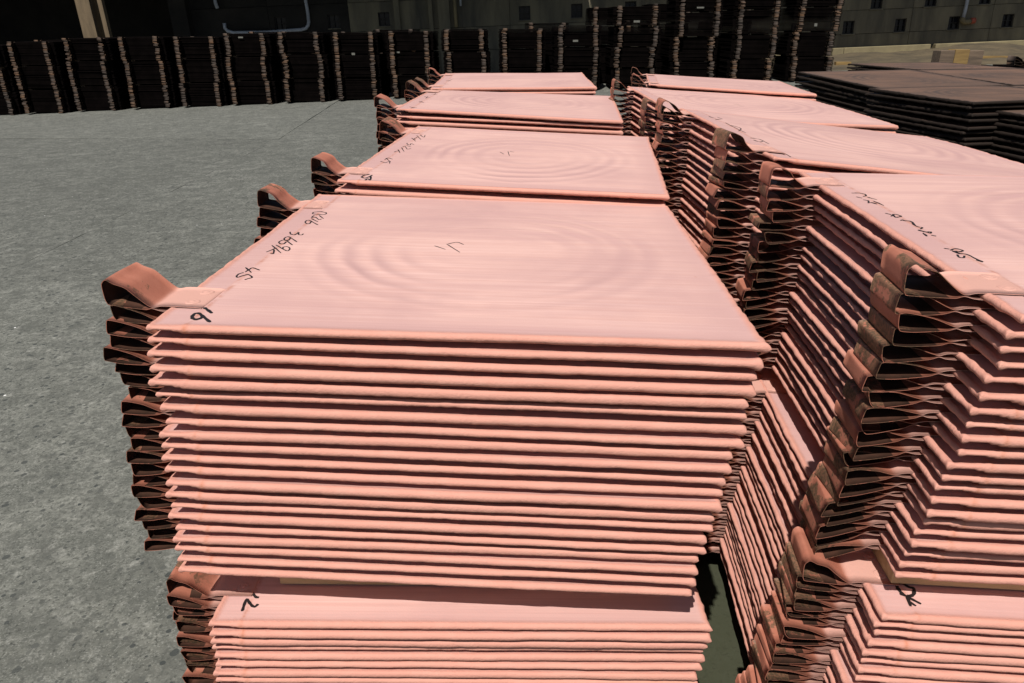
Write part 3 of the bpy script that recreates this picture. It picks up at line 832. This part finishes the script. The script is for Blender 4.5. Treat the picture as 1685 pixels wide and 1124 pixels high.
# lower bundles of the stacks behind, which show only as a mass
for key in ('S2', 'S3', 'S4', 'R2', 'R3', 'R4'):
    FL, FR, BL = [Vector(p) for p in TOP[key]]
    d = Vector((-.04 if key[0] == 'S' else -.02, .02, 0))
    o0, ex, ey, ez, sx, sy = frame(FL + d, FR + d, BL + d)
    n, vis = CNT[key]
    z0 = n * .0256 + .075
    gl = gz(FL.x + .5, FL.y + .5)
    k = 0
    while FL.z - z0 - k * .0224 > gl + .055:
        mw = Matrix.Translation(o0 + Vector((random.gauss(0, .005), random.gauss(0, .005), -z0 - k * .0224))) @ Matrix((ex, ey, ez)).transposed().to_4x4() @ Matrix.Diagonal((sx, sy, 1, 1))
        hidden.append(mw); k += 1
def joined(name, meshes, mats_w, m):
    vs, fs, off = [], [], 0
    cache = []
    for me in meshes:
        co = np.empty(len(me.vertices) * 3, np.float32); me.vertices.foreach_get('co', co)
        fi = np.empty(len(me.loops), np.int32); me.loops.foreach_get('vertex_index', fi)
        cache.append((co.reshape(-1, 3), fi.reshape(-1, 4)))
    for i, mw in enumerate(mats_w):
        co, fi = cache[i % len(cache)]
        A = np.array(mw)
        vs.append(co @ A[:3, :3].T + A[:3, 3]); fs.append(fi + off); off += len(co)
    return mesh_np(name, np.concatenate(vs), np.concatenate(fs), True, (m,))
LOWS = [SQUEEZED[0], SQUEEZED[4]]
o = obj('copper_plates', joined('copper_plates', LOWP, hidden, M['copper'])); o['kind'] = 'stuff'
tag(o, 'lower copper plates of the stacks behind, showing only as a mass', 'copper plates')
lowst = [strap_mesh('strap_low', .0075, .008, .106, 70, M['strap'], segs=1), strap_mesh('strap_low', .008, .007, .109, 71, M['strap'], segs=1)]
smw = []
for mw in hidden:
    for yy in (.13, .875):
        smw.append(mw @ Matrix.Translation((0, yy + random.uniform(-.006, .006), 0)) @ Matrix.Rotation(random.gauss(-.03, .02), 4, 'Y'))
so = obj('hanging_straps', joined('hanging_straps', lowst, smw, M['strap']), o); so['kind'] = 'stuff'

# timbers between and under the bundles
def timber(label, o0, ex, ey, y, z, x0, x1, w=.09, h=.085, m='wood'):
    me = MB().box((x0, -w / 2, -h), (x1, w / 2, 0), .004, 0, .0008).mesh('timber', M[m])
    t = obj('timber', me)
    p = o0 + ey * y
    t.matrix_world = Matrix.Translation((p.x, p.y, z)) @ Matrix((ex, ey, ex.cross(ey))).transposed().to_4x4()
    return tag(t, label, 'timber', 'timbers that space the copper bundles')
for key, side in (('S1', 'left'), ('R1', 'right')):
    FL, FR, BL = TOP[key + 'L']
    o0, ex, ey, ez, sx, sy = frame(FL, FR, BL)
    n = 20 if key == 'S1' else 26
    hgt = .100 if key == 'S1' else .050
    for y, wd, x0 in ((.155 if key == 'S1' else .125, 'front', .115 if key == 'S1' else .045), (.86, 'rear', .09)):
        timber(f'pale sawn timber between the two bundles of the nearest {side} stack, {wd} one', o0, ex, ey, y, o0.z + hgt + .003, x0, .95, .09, hgt - .001)
    zb = o0.z - n * .0222 - .0
    gl = gz(o0.x + .5, o0.y + .5)
    for y, wd in ((.17, 'front'), (.86, 'rear')):
        timber(f'dark timber on the ground under the nearest {side} stack, {wd} one', o0 + Vector((-.05, .03, 0)), ex, ey, y, zb, .08, .92, .1, zb - gl + .006, 'wood_dark')

# ------------------------------------------------------------------ dark oxidised pile at the right
DK = {
 'front':  ((3.03, 3.26, .05), (4.00, 3.46, .055), (2.82, 4.20, .05), 16, 15),
 'middle': ((2.815, 4.225, .048), (3.79, 4.43, .053), (2.69, 5.30, .10), 16, 10),
 'near':   ((3.26, 2.36, -.005), (4.22, 2.55, .0), (3.17, 3.36, .0), 14, 12),
 'back':   ((3.83, 4.44, .053), (4.80, 4.64, .053), (3.70, 5.50, .10), 15, 2),
 'inner':  ((4.02, 3.47, .055), (4.99, 3.67, .055), (3.81, 4.41, .053), 15, 2),
 'far':  ((3.69, 5.52, .10), (4.66, 5.72, .10), (3.56, 6.55, .105), 15, 2)}
DLAB = {'front': 'topmost dark oxidised plate with a broad ringed face, front of the dark pile',
        'middle': 'topmost dark plate behind the front one, by the farthest pink right stack',
        'near': 'topmost dark plate of the lower pile at the right picture edge',
        'back': 'topmost dark plate in the middle of the right side of the dark pile',
        'far': 'topmost dark plate of the farthest stack of the dark pile, nearest the wood blocks',
        'inner': 'topmost dark plate at the right of the pile, second one inward'}
DW = {'front': 'the front stack of the dark pile at right', 'middle': 'the dark pile stack behind the front one', 'near': 'the lower dark stack at the right picture edge', 'back': 'the right middle stack of the dark pile', 'far': 'the farthest stack of the dark pile', 'inner': 'the inner right stack of the dark pile'}
dhid = []
for key, (FL, FR, BL, n, vis) in DK.items():
    # loop edge turned away: build the plate mirrored about its middle so the straps face the far side
    FL_, FR_, BL_ = Vector(FL), Vector(FR), Vector(BL)
    BR_ = FR_ + BL_ - FL_
    dhid += bundle(key, BR_, BL_, FR_, n, vis, .034, (0, 0), ('dark', DW[key]), DLAB[key], 'metal plate', DARKP, straps=None, group='dark oxidised plates at the right', jit=1.6, dark=True, z_amp=2.5)
    gl = gz(FL[0] + .5, FL[1] + .5)
    o0, ex, ey, ez, sx, sy = frame(BR_, BL_, FR_)
    k = 0
    while BR_.z - n * .034 - .03 - k * .026 > gl + .01:
        dhid.append(Matrix.Translation(o0 + Vector((0, 0, -n * .034 - .03 - k * .026))) @ Matrix((ex, ey, ez)).transposed().to_4x4() @ Matrix.Diagonal((sx, sy, 1, 1))); k += 1
o = obj('oxidised_plates', joined('oxidised_plates', LOWD, dhid, M['dark_plate'])); o['kind'] = 'stuff'
tag(o, 'lower dark plates of the pile at right, showing only as a mass', 'metal plates')
# a farther low dark stack carrying blocks, with two open loops standing up
def dark_stack(name_label, FL, yaw, ntot, pitch, group, loops=True, seed=0, tags=(), bundles=3, label=None):
    root = empty('plate_stack', FL, yaw)
    tag(root, name_label, 'plate stack', group)
    r = random.Random(seed)
    gap = .022
    z = 0.03
    per = max(1, int(math.ceil(ntot / bundles)))
    left = ntot
    xo = 0; yo = 0
    bk = 0
    while left > 0:
        n = min(per, left); left -= n
        mb = MB(); P_l = []
        dx, dy = r.uniform(-.03, .03), r.uniform(-.04, .04)
        if bk == 0: dx = dy = 0
        for k in range(n):
            jx, jy = dx + r.gauss(0, .006), dy + r.gauss(0, .006)
            mb.box((jx, jy, z), (1 + jx, 1 + jy, z + pitch * .66), .004, r.gauss(0, .004))
            P_l.append((jx, jy, z + pitch * .33)); z += pitch
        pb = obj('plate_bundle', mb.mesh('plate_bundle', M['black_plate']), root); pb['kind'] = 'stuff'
        if loops:
            for yy in (.13, .875):
                mws = []
                for (jx, jy, zz) in P_l:
                    if r.random() < .02: continue
                    mws.append(Matrix.Translation((jx + r.gauss(0, .004), jy + yy + r.gauss(0, .006), zz)) @ Matrix.Rotation(r.gauss(-.02, .03), 4, 'Y') @ Matrix.Diagonal((r.uniform(.9, 1.03), 1, r.uniform(.7, 1.1), 1)))
                mws[-1] = mws[-1] @ Matrix.Diagonal((1, 1, 1.7, 1))
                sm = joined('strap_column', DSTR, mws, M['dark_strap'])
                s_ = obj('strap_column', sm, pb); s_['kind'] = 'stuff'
        z += gap
        if left > 0:
            tm = MB()
            for yy in (.2, .8):
                tm.box((.06, yy - .045, z - gap - pitch * .3), (.94, yy + .045, z - .001))
            w_ = obj('timber_spacer', tm.mesh('timber_spacer', M['wood_dark']), root); w_['kind'] = 'stuff'
        bk += 1
    for (yy, zz, w, h) in tags:
        tg = obj('paper_tag', MB().box((-.012, yy - w / 2, zz), (-.009, yy + w / 2, zz + h)).mesh('paper_tag', M['paper']), root)
    return root, z
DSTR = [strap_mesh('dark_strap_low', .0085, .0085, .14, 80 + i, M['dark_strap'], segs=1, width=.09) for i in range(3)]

# ------------------------------------------------------------------ the long row of dark stacks at the back
F2 = Vector((-math.sin(YAW), math.cos(YAW), 0)); R2 = Vector((math.cos(YAW), math.sin(YAW), 0))
def at(lat, D):
    p = CAM + R2 * lat + F2 * D
    return p
ROWD = 17.0
K = ROWD / 16.3
# lateral centre of each stack's two loop columns, picture height of its top
row = [(-12.0, 75), (-10.9, 72), (-9.82, 66), (-8.75, 60), (-7.58, 58), (-6.485, 59), (-5.42, 54), (-4.3, 52), (-3.195, 53), (-2.045, 51), (-.945, 48), (.24, 46), (1.37, 41),
       (2.555, 8), (3.785, -18), (4.96, -24), (6.2, -30)]
side_words = ['first', 'second', 'third', 'fourth', 'fifth', 'sixth', 'seventh', 'eighth', 'ninth', 'tenth', 'eleventh', 'twelfth', 'thirteenth']
TAGS = {6: [(.60, 1.36, .10, .03)], 8: [(.55, .92, .07, .055)], 9: [(.8, .92, .08, .03)], 12: [(.55, 1.0, .11, .04)], 13: [(.5, 1.33, .13, .04)], 14: [(.45, 1.55, .15, .03)], 16: [(.45, 1.62, .40, .025), (.5, 1.1, .06, .06)]}
YAWR = YAW + math.pi / 2     # loop edge turned to the viewer
def place_row(lat, D, ztop, label, group, seed, tags=(), big=False):
    c = at(lat, D)
    g = gz(c.x, c.y)
    n = int(round((ztop - g) / .0262))
    # local x runs away from the viewer, local y to the left; centre the loop columns on lat
    p = c + R2 * .5
    nb = 3 if not big else 4
    n = int(round((ztop - g - .03 - .022 * (nb - 1)) / .0246))
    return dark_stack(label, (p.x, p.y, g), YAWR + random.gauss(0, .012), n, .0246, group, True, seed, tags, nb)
for i, (lat, y) in enumerate(row):
    zt = .425 + (44.5 - y) * .0110
    big = i >= 13
    if i < 13:
        if i == 0: lab = 'dark plate stack at the left end of the back row'
        elif i == 12: lab = 'dark plate stack at the right end of the lower part of the back row'
        else: lab = f'dark plate stack in the back row, {side_words[i]} from its left end'
    else:
        lab = {13: 'tall dark plate stack where the back row steps up, beside lower ones', 14: 'second of the tall dark plate stacks counted from the step', 15: 'third of the tall dark plate stacks counted from the step', 16: 'tall dark plate stack at the right end of the back row'}[i]
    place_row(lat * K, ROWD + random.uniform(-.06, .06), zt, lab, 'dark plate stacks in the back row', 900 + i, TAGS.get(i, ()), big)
# the second row just behind, of which only the tops show
row2 = [(-9.35, 62), (-8.0, 57), (-6.75, 56), (-4.95, 49), (-3.7, 50), (-2.35, 46), (-.95, 44), (.75, 34), (2.05, 8), (3.2, 2), (4.4, -22)]
for i, (lat, y) in enumerate(row2):
    zt = .40 + (44.5 - y) * .0119
    place_row(lat * 18.5 / 16.3, 18.45 + random.uniform(-.08, .08), zt, f'dark plate stack behind the back row, only its top showing, {side_words[i]} from left', 'dark plate stacks behind the back row', 950 + i, (), i >= 8)

# blocks and beams lying beyond the right pile
far_root, ztop = dark_stack('low dark plate stack behind the right pile, carrying wood blocks', (6.35, 8.3, gz(5.9, 8.8)), YAW + math.pi / 2, 29, .026, 'low dark stacks behind the right pile', False, 71, (), 2)
far_root2, ztop2 = dark_stack('low dark plate stack behind the right pile with two open loops on top', (7.6, 8.55, gz(7.1, 9.0)), YAW + math.pi / 2, 27, .026, 'low dark stacks behind the right pile', False, 72, (), 2)
def block(a, b_, m, label, cat, group=None, rot=0.0, bev=.006):
    cx, cy = (a[0] + b_[0]) / 2, (a[1] + b_[1]) / 2
    me = MB().box((a[0] - cx, a[1] - cy, 0), (b_[0] - cx, b_[1] - cy, b_[2] - a[2]), bev, 0, .002).mesh('wood_block', M[m])
    o = obj('wood_block' if cat == 'wood block' else 'timber', me); o.location = (cx, cy, a[2]); o.rotation_euler = (0, 0, rot)
    return tag(o, label, cat, group)
zt = ztop - .03 + far_root.location.z
bx = 5.42
for i, (m, w, lab) in enumerate((('wood_dark', .17, 'grey brown wood block at the left of the three beyond the dark pile'), ('wood_orange', .17, 'orange wood block in the middle of the three beyond the dark pile'), ('wood_dark', .165, 'dark wood block at the right of the three beyond the dark pile'))):
    block((bx, 8.62, zt), (bx + w, 8.80, zt + .19 + .01 * (i == 1)), m, lab, 'wood block', 'wood blocks beyond the dark pile', .05 - .04 * i)
    bx += w + .006
# two loose open loops on the second far stack
for k, (dz, sc_z) in enumerate(((0, 2.2), (.035, 2.2))):
    s_ = obj('hanging_strap', DSTR[k], far_root2)
    s_.location = (.5, .95, ztop2 - .02 + dz)
    s_.rotation_euler = (0, .25, -1.2); s_.scale = (1.4, 1.2, 2.4)
yb = (8.19, 19.40)
block((yb[0] - .02, yb[1], gz(8.3, 19.4)), (yb[0] + .36, yb[1] + .14, gz(8.3, 19.4) + .13), 'wood_orange', 'short yellow timber on the ground right of the tall dark stacks', 'timber', None)
block((11.75, 19.5, gz(12.1, 19.5)), (12.5, 19.64, gz(12.1, 19.5) + .12), 'wood_orange', 'long yellow timber on the dirt behind the dark pile', 'timber', None)

# ------------------------------------------------------------------ the building behind
BD = 24.0
TILT = 0.036
bld = empty('factory_building')
bo = at(0, BD)
ex_b = (R2 * math.cos(TILT) + Vector((0, 0, math.sin(TILT)))).normalized()
ez_b = (-R2 * math.sin(TILT) + Vector((0, 0, math.cos(TILT)))).normalized()
bld.matrix_world = Matrix(((ex_b.x, F2.x, ez_b.x, bo.x), (ex_b.y, F2.y, ez_b.y, bo.y), (ex_b.z, F2.z, ez_b.z, 0), (0, 0, 0, 1)))
tag(bld, 'long grey concrete factory building with small dark windows behind the stacks', 'building')
WA = [-6.87, -5.27, -3.76, .446, 2.0, 3.6, 5.2, 6.8, 8.4, 10.9, 12.5, 14.1, 15.7]
WB = [-6.1, -4.5, 1.2, 2.8, 4.4, 6.0, 8.6, 10.15, 11.70, 13.3, 14.9, 16.5]
ZA0, ZA1, ZB0, ZB1 = .50, .90, -.175, .20
ww = .34
def zA(x): return .61 if x < 5 else .50
def panel(x0, x1, z0, z1, wins, m):
    """concrete panel, real openings at its windows (which sit on its lower joint)"""
    mb = MB(); g = .006
    x0 += g; x1 -= g; z0 += g; z1 -= g
    cur = x0
    for (wx, wz0, wz1) in wins:
        a, b_ = wx - ww / 2, wx + ww / 2
        mb.box((cur, 0, z0), (a, .2, z1))
        mb.box((a, 0, wz1), (b_, .2, z1))
        if wz0 > z0 + .01:
            mb.box((a, 0, z0), (b_, .2, wz0))
        cur = b_
    mb.box((cur, 0, z0), (x1, .2, z1))
    return obj('wall_panel', mb.mesh('wall_panel', m), bld)
XL, XR, PW = -9.6, 19.2, 2.4
nx = int(round((XR - XL) / PW))
for i in range(nx):
    x0 = XL + i * PW; x1 = x0 + PW
    m = M['conc_wall'] if x0 > -4.9 else M['conc_dark']  # left panels: deep shade painted in with a darker concrete colour
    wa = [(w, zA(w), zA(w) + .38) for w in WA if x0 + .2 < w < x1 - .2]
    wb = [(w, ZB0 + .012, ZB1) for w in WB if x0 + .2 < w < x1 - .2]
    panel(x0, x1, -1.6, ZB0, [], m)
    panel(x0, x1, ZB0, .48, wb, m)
    panel(x0, x1, .48, 1.28, wa, m)
    panel(x0, x1, 1.28, 4.6, [], m)
    for (w, z0, z1) in wa + wb:
        fr = MB()
        t = .025
        for a, b_ in (((w - ww / 2, .05, z0), (w - ww / 2 + t, .11, z1)), ((w + ww / 2 - t, .05, z0), (w + ww / 2, .11, z1)), ((w - ww / 2 + t, .05, z0), (w + ww / 2 - t, .11, z0 + t)), ((w - ww / 2 + t, .05, z1 - t), (w + ww / 2 - t, .11, z1)),
                      ((w - .008, .06, z0 + t), (w + .008, .1, z1 - t)), ((w - ww / 2 + t, .063, (z0 + z1) / 2 - .008), (w - .008, .097, (z0 + z1) / 2 + .008)), ((w + .008, .063, (z0 + z1) / 2 - .008), (w + ww / 2 - t, .097, (z0 + z1) / 2 + .008))):
            fr.box(a, b_)
        wo = obj('window', fr.mesh('window', M['frame']), bld)
        obj('pane', MB().box((w - ww / 2, .115, z0), (w + ww / 2, .125, z1)).mesh('pane', M['pane']), wo)
        obj('sill', MB().box((w - ww / 2 - .03, -.035, z0 - .035), (w + ww / 2 + .03, -.002, z0 - .004), .004).mesh('sill', M['conc_wall']), wo)
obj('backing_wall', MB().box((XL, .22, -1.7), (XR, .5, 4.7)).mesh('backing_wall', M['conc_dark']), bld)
# plinth at the foot of the right part, in cast lengths
for a, b_ in ((2.0, 6.9), (6.92, 10.0), (10.02, 12.6), (12.75, 15.4), (15.42, 19.2)):
    pl_ = obj('plinth', MB().box((a, -.22, -1.7), (b_, -.004, -.54), .012).mesh('plinth', M['ledge']), bld)
# canopy roof along the wall and the open bay at the left
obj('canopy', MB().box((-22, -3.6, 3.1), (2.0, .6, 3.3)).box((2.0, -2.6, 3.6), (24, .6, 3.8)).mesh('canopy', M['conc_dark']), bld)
for xx, ww_, m, dd in ((-3.35, .16, 'conc_wall', .12), (-1.95, .34, 'conc_wall', .16), (-2.35, .12, 'conc_wall', .10), (-9.75, .5, 'conc_dark', .3)):
    obj('pilaster', MB().box((xx - ww_ / 2, -dd, -1.6), (xx + ww_ / 2, -.004, 3.08), .01).mesh('pilaster', M[m]), bld)
bay = MB()
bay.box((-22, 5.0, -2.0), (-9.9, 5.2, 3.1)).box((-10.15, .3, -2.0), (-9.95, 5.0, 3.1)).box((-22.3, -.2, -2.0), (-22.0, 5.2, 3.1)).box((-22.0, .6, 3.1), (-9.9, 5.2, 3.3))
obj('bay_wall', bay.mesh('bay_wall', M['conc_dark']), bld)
post = obj('post', MB().box((-10.98, -3.5, -2.4), (-10.62, -3.1, 3.1), .012).mesh('post', M['post']), bld)
obj('post', MB().box((-10.44, -3.45, -2.4), (-10.33, -3.3, 3.1), .01).mesh('post', M['post']), bld)
# pipes
def bp(x, y, d=.10):
    """picture point on the wall face, in the building's own axes"""
    dv = fw + r2 * ((x - 842.5) / 1210.0) + u2 * ((562.0 - y) / 1210.0)
    t = (BD - d) / dv.dot(F2)
    p = CAM + dv * t - Vector((bo.x, bo.y, 0))
    return (p.dot(ex_b), -d, p.dot(ez_b))
def pipe(pts, r, m='pipe', d=.10):
    return obj('pipe', MB().tube([bp(x, y, d) for x, y in pts], r, 8).mesh('pipe', M[m], True), bld)
pipe([(351, -25), (352, -8), (355, 6), (358, 14)], .055)
pipe([(369, 38), (370, 46), (374, 51), (384, 54), (440, 53), (495, 49), (503, 47), (507, 42), (508, 36), (506, 18), (503, 2), (500, -22)], .05)
rp = pipe([(1596, -25), (1592, 0), (1588, 18), (1585, 29)], .05)
obj('elbow', MB().tube([bp(1585, 29), bp(1583, 33), bp(1586, 36), bp(1593, 36), bp(1597, 35)], .075, 8).mesh('elbow', M['ledge'], True), rp)
obj('red_cap', MB().tube([bp(1597, 35), bp(1601, 34), bp(1604, 34)], .085, 10).mesh('red_cap', M['red'], True), rp)
pipe([(747, -25), (749, 20), (751, 45)], .05, 'ledge', .12)
pipe([(757, -25), (758, 10)], .03, 'pipe', .2)

# dirt bank at the foot of the wall, right part
nxd, nyd = 60, 16
dv_ = np.zeros((nxd, nyd, 3))
for i in range(nxd):
    lat = 3.0 + 17.0 * i / (nxd - 1)
    for j in range(nyd):
        D = 18.9 + 5.05 * j / (nyd - 1)
        c = at(lat, D)
        t = j / (nyd - 1)
        target = (BD - 24) + TILT * lat - .74
        z = gz(c.x, c.y) * (1 - t) + max(target, gz(c.x, c.y)) * t if t > 0 else gz(c.x, c.y) - .02
        h = .05 * math.sin(lat * 2.1 + D) * math.sin(D * 1.7) + random.uniform(0, .03)
        if lat > 11.5: h += .16 * math.exp(-((lat - 13.5) / 1.6) ** 2) * math.exp(-((t - .75) / .25) ** 2)
        z = z + (h + .012) * min(1, t * 4)
        dv_[i, j] = (c.x, c.y, z)
I = np.arange(nxd * nyd).reshape(nxd, nyd)
Fq = np.stack([I[:-1, :-1], I[1:, :-1], I[1:, 1:], I[:-1, 1:]], -1).reshape(-1, 4)
dirt = obj('dirt_bank', mesh_np('dirt_bank', dv_.reshape(-1, 3), Fq, True, (M['dirt'],))); dirt['kind'] = 'structure'
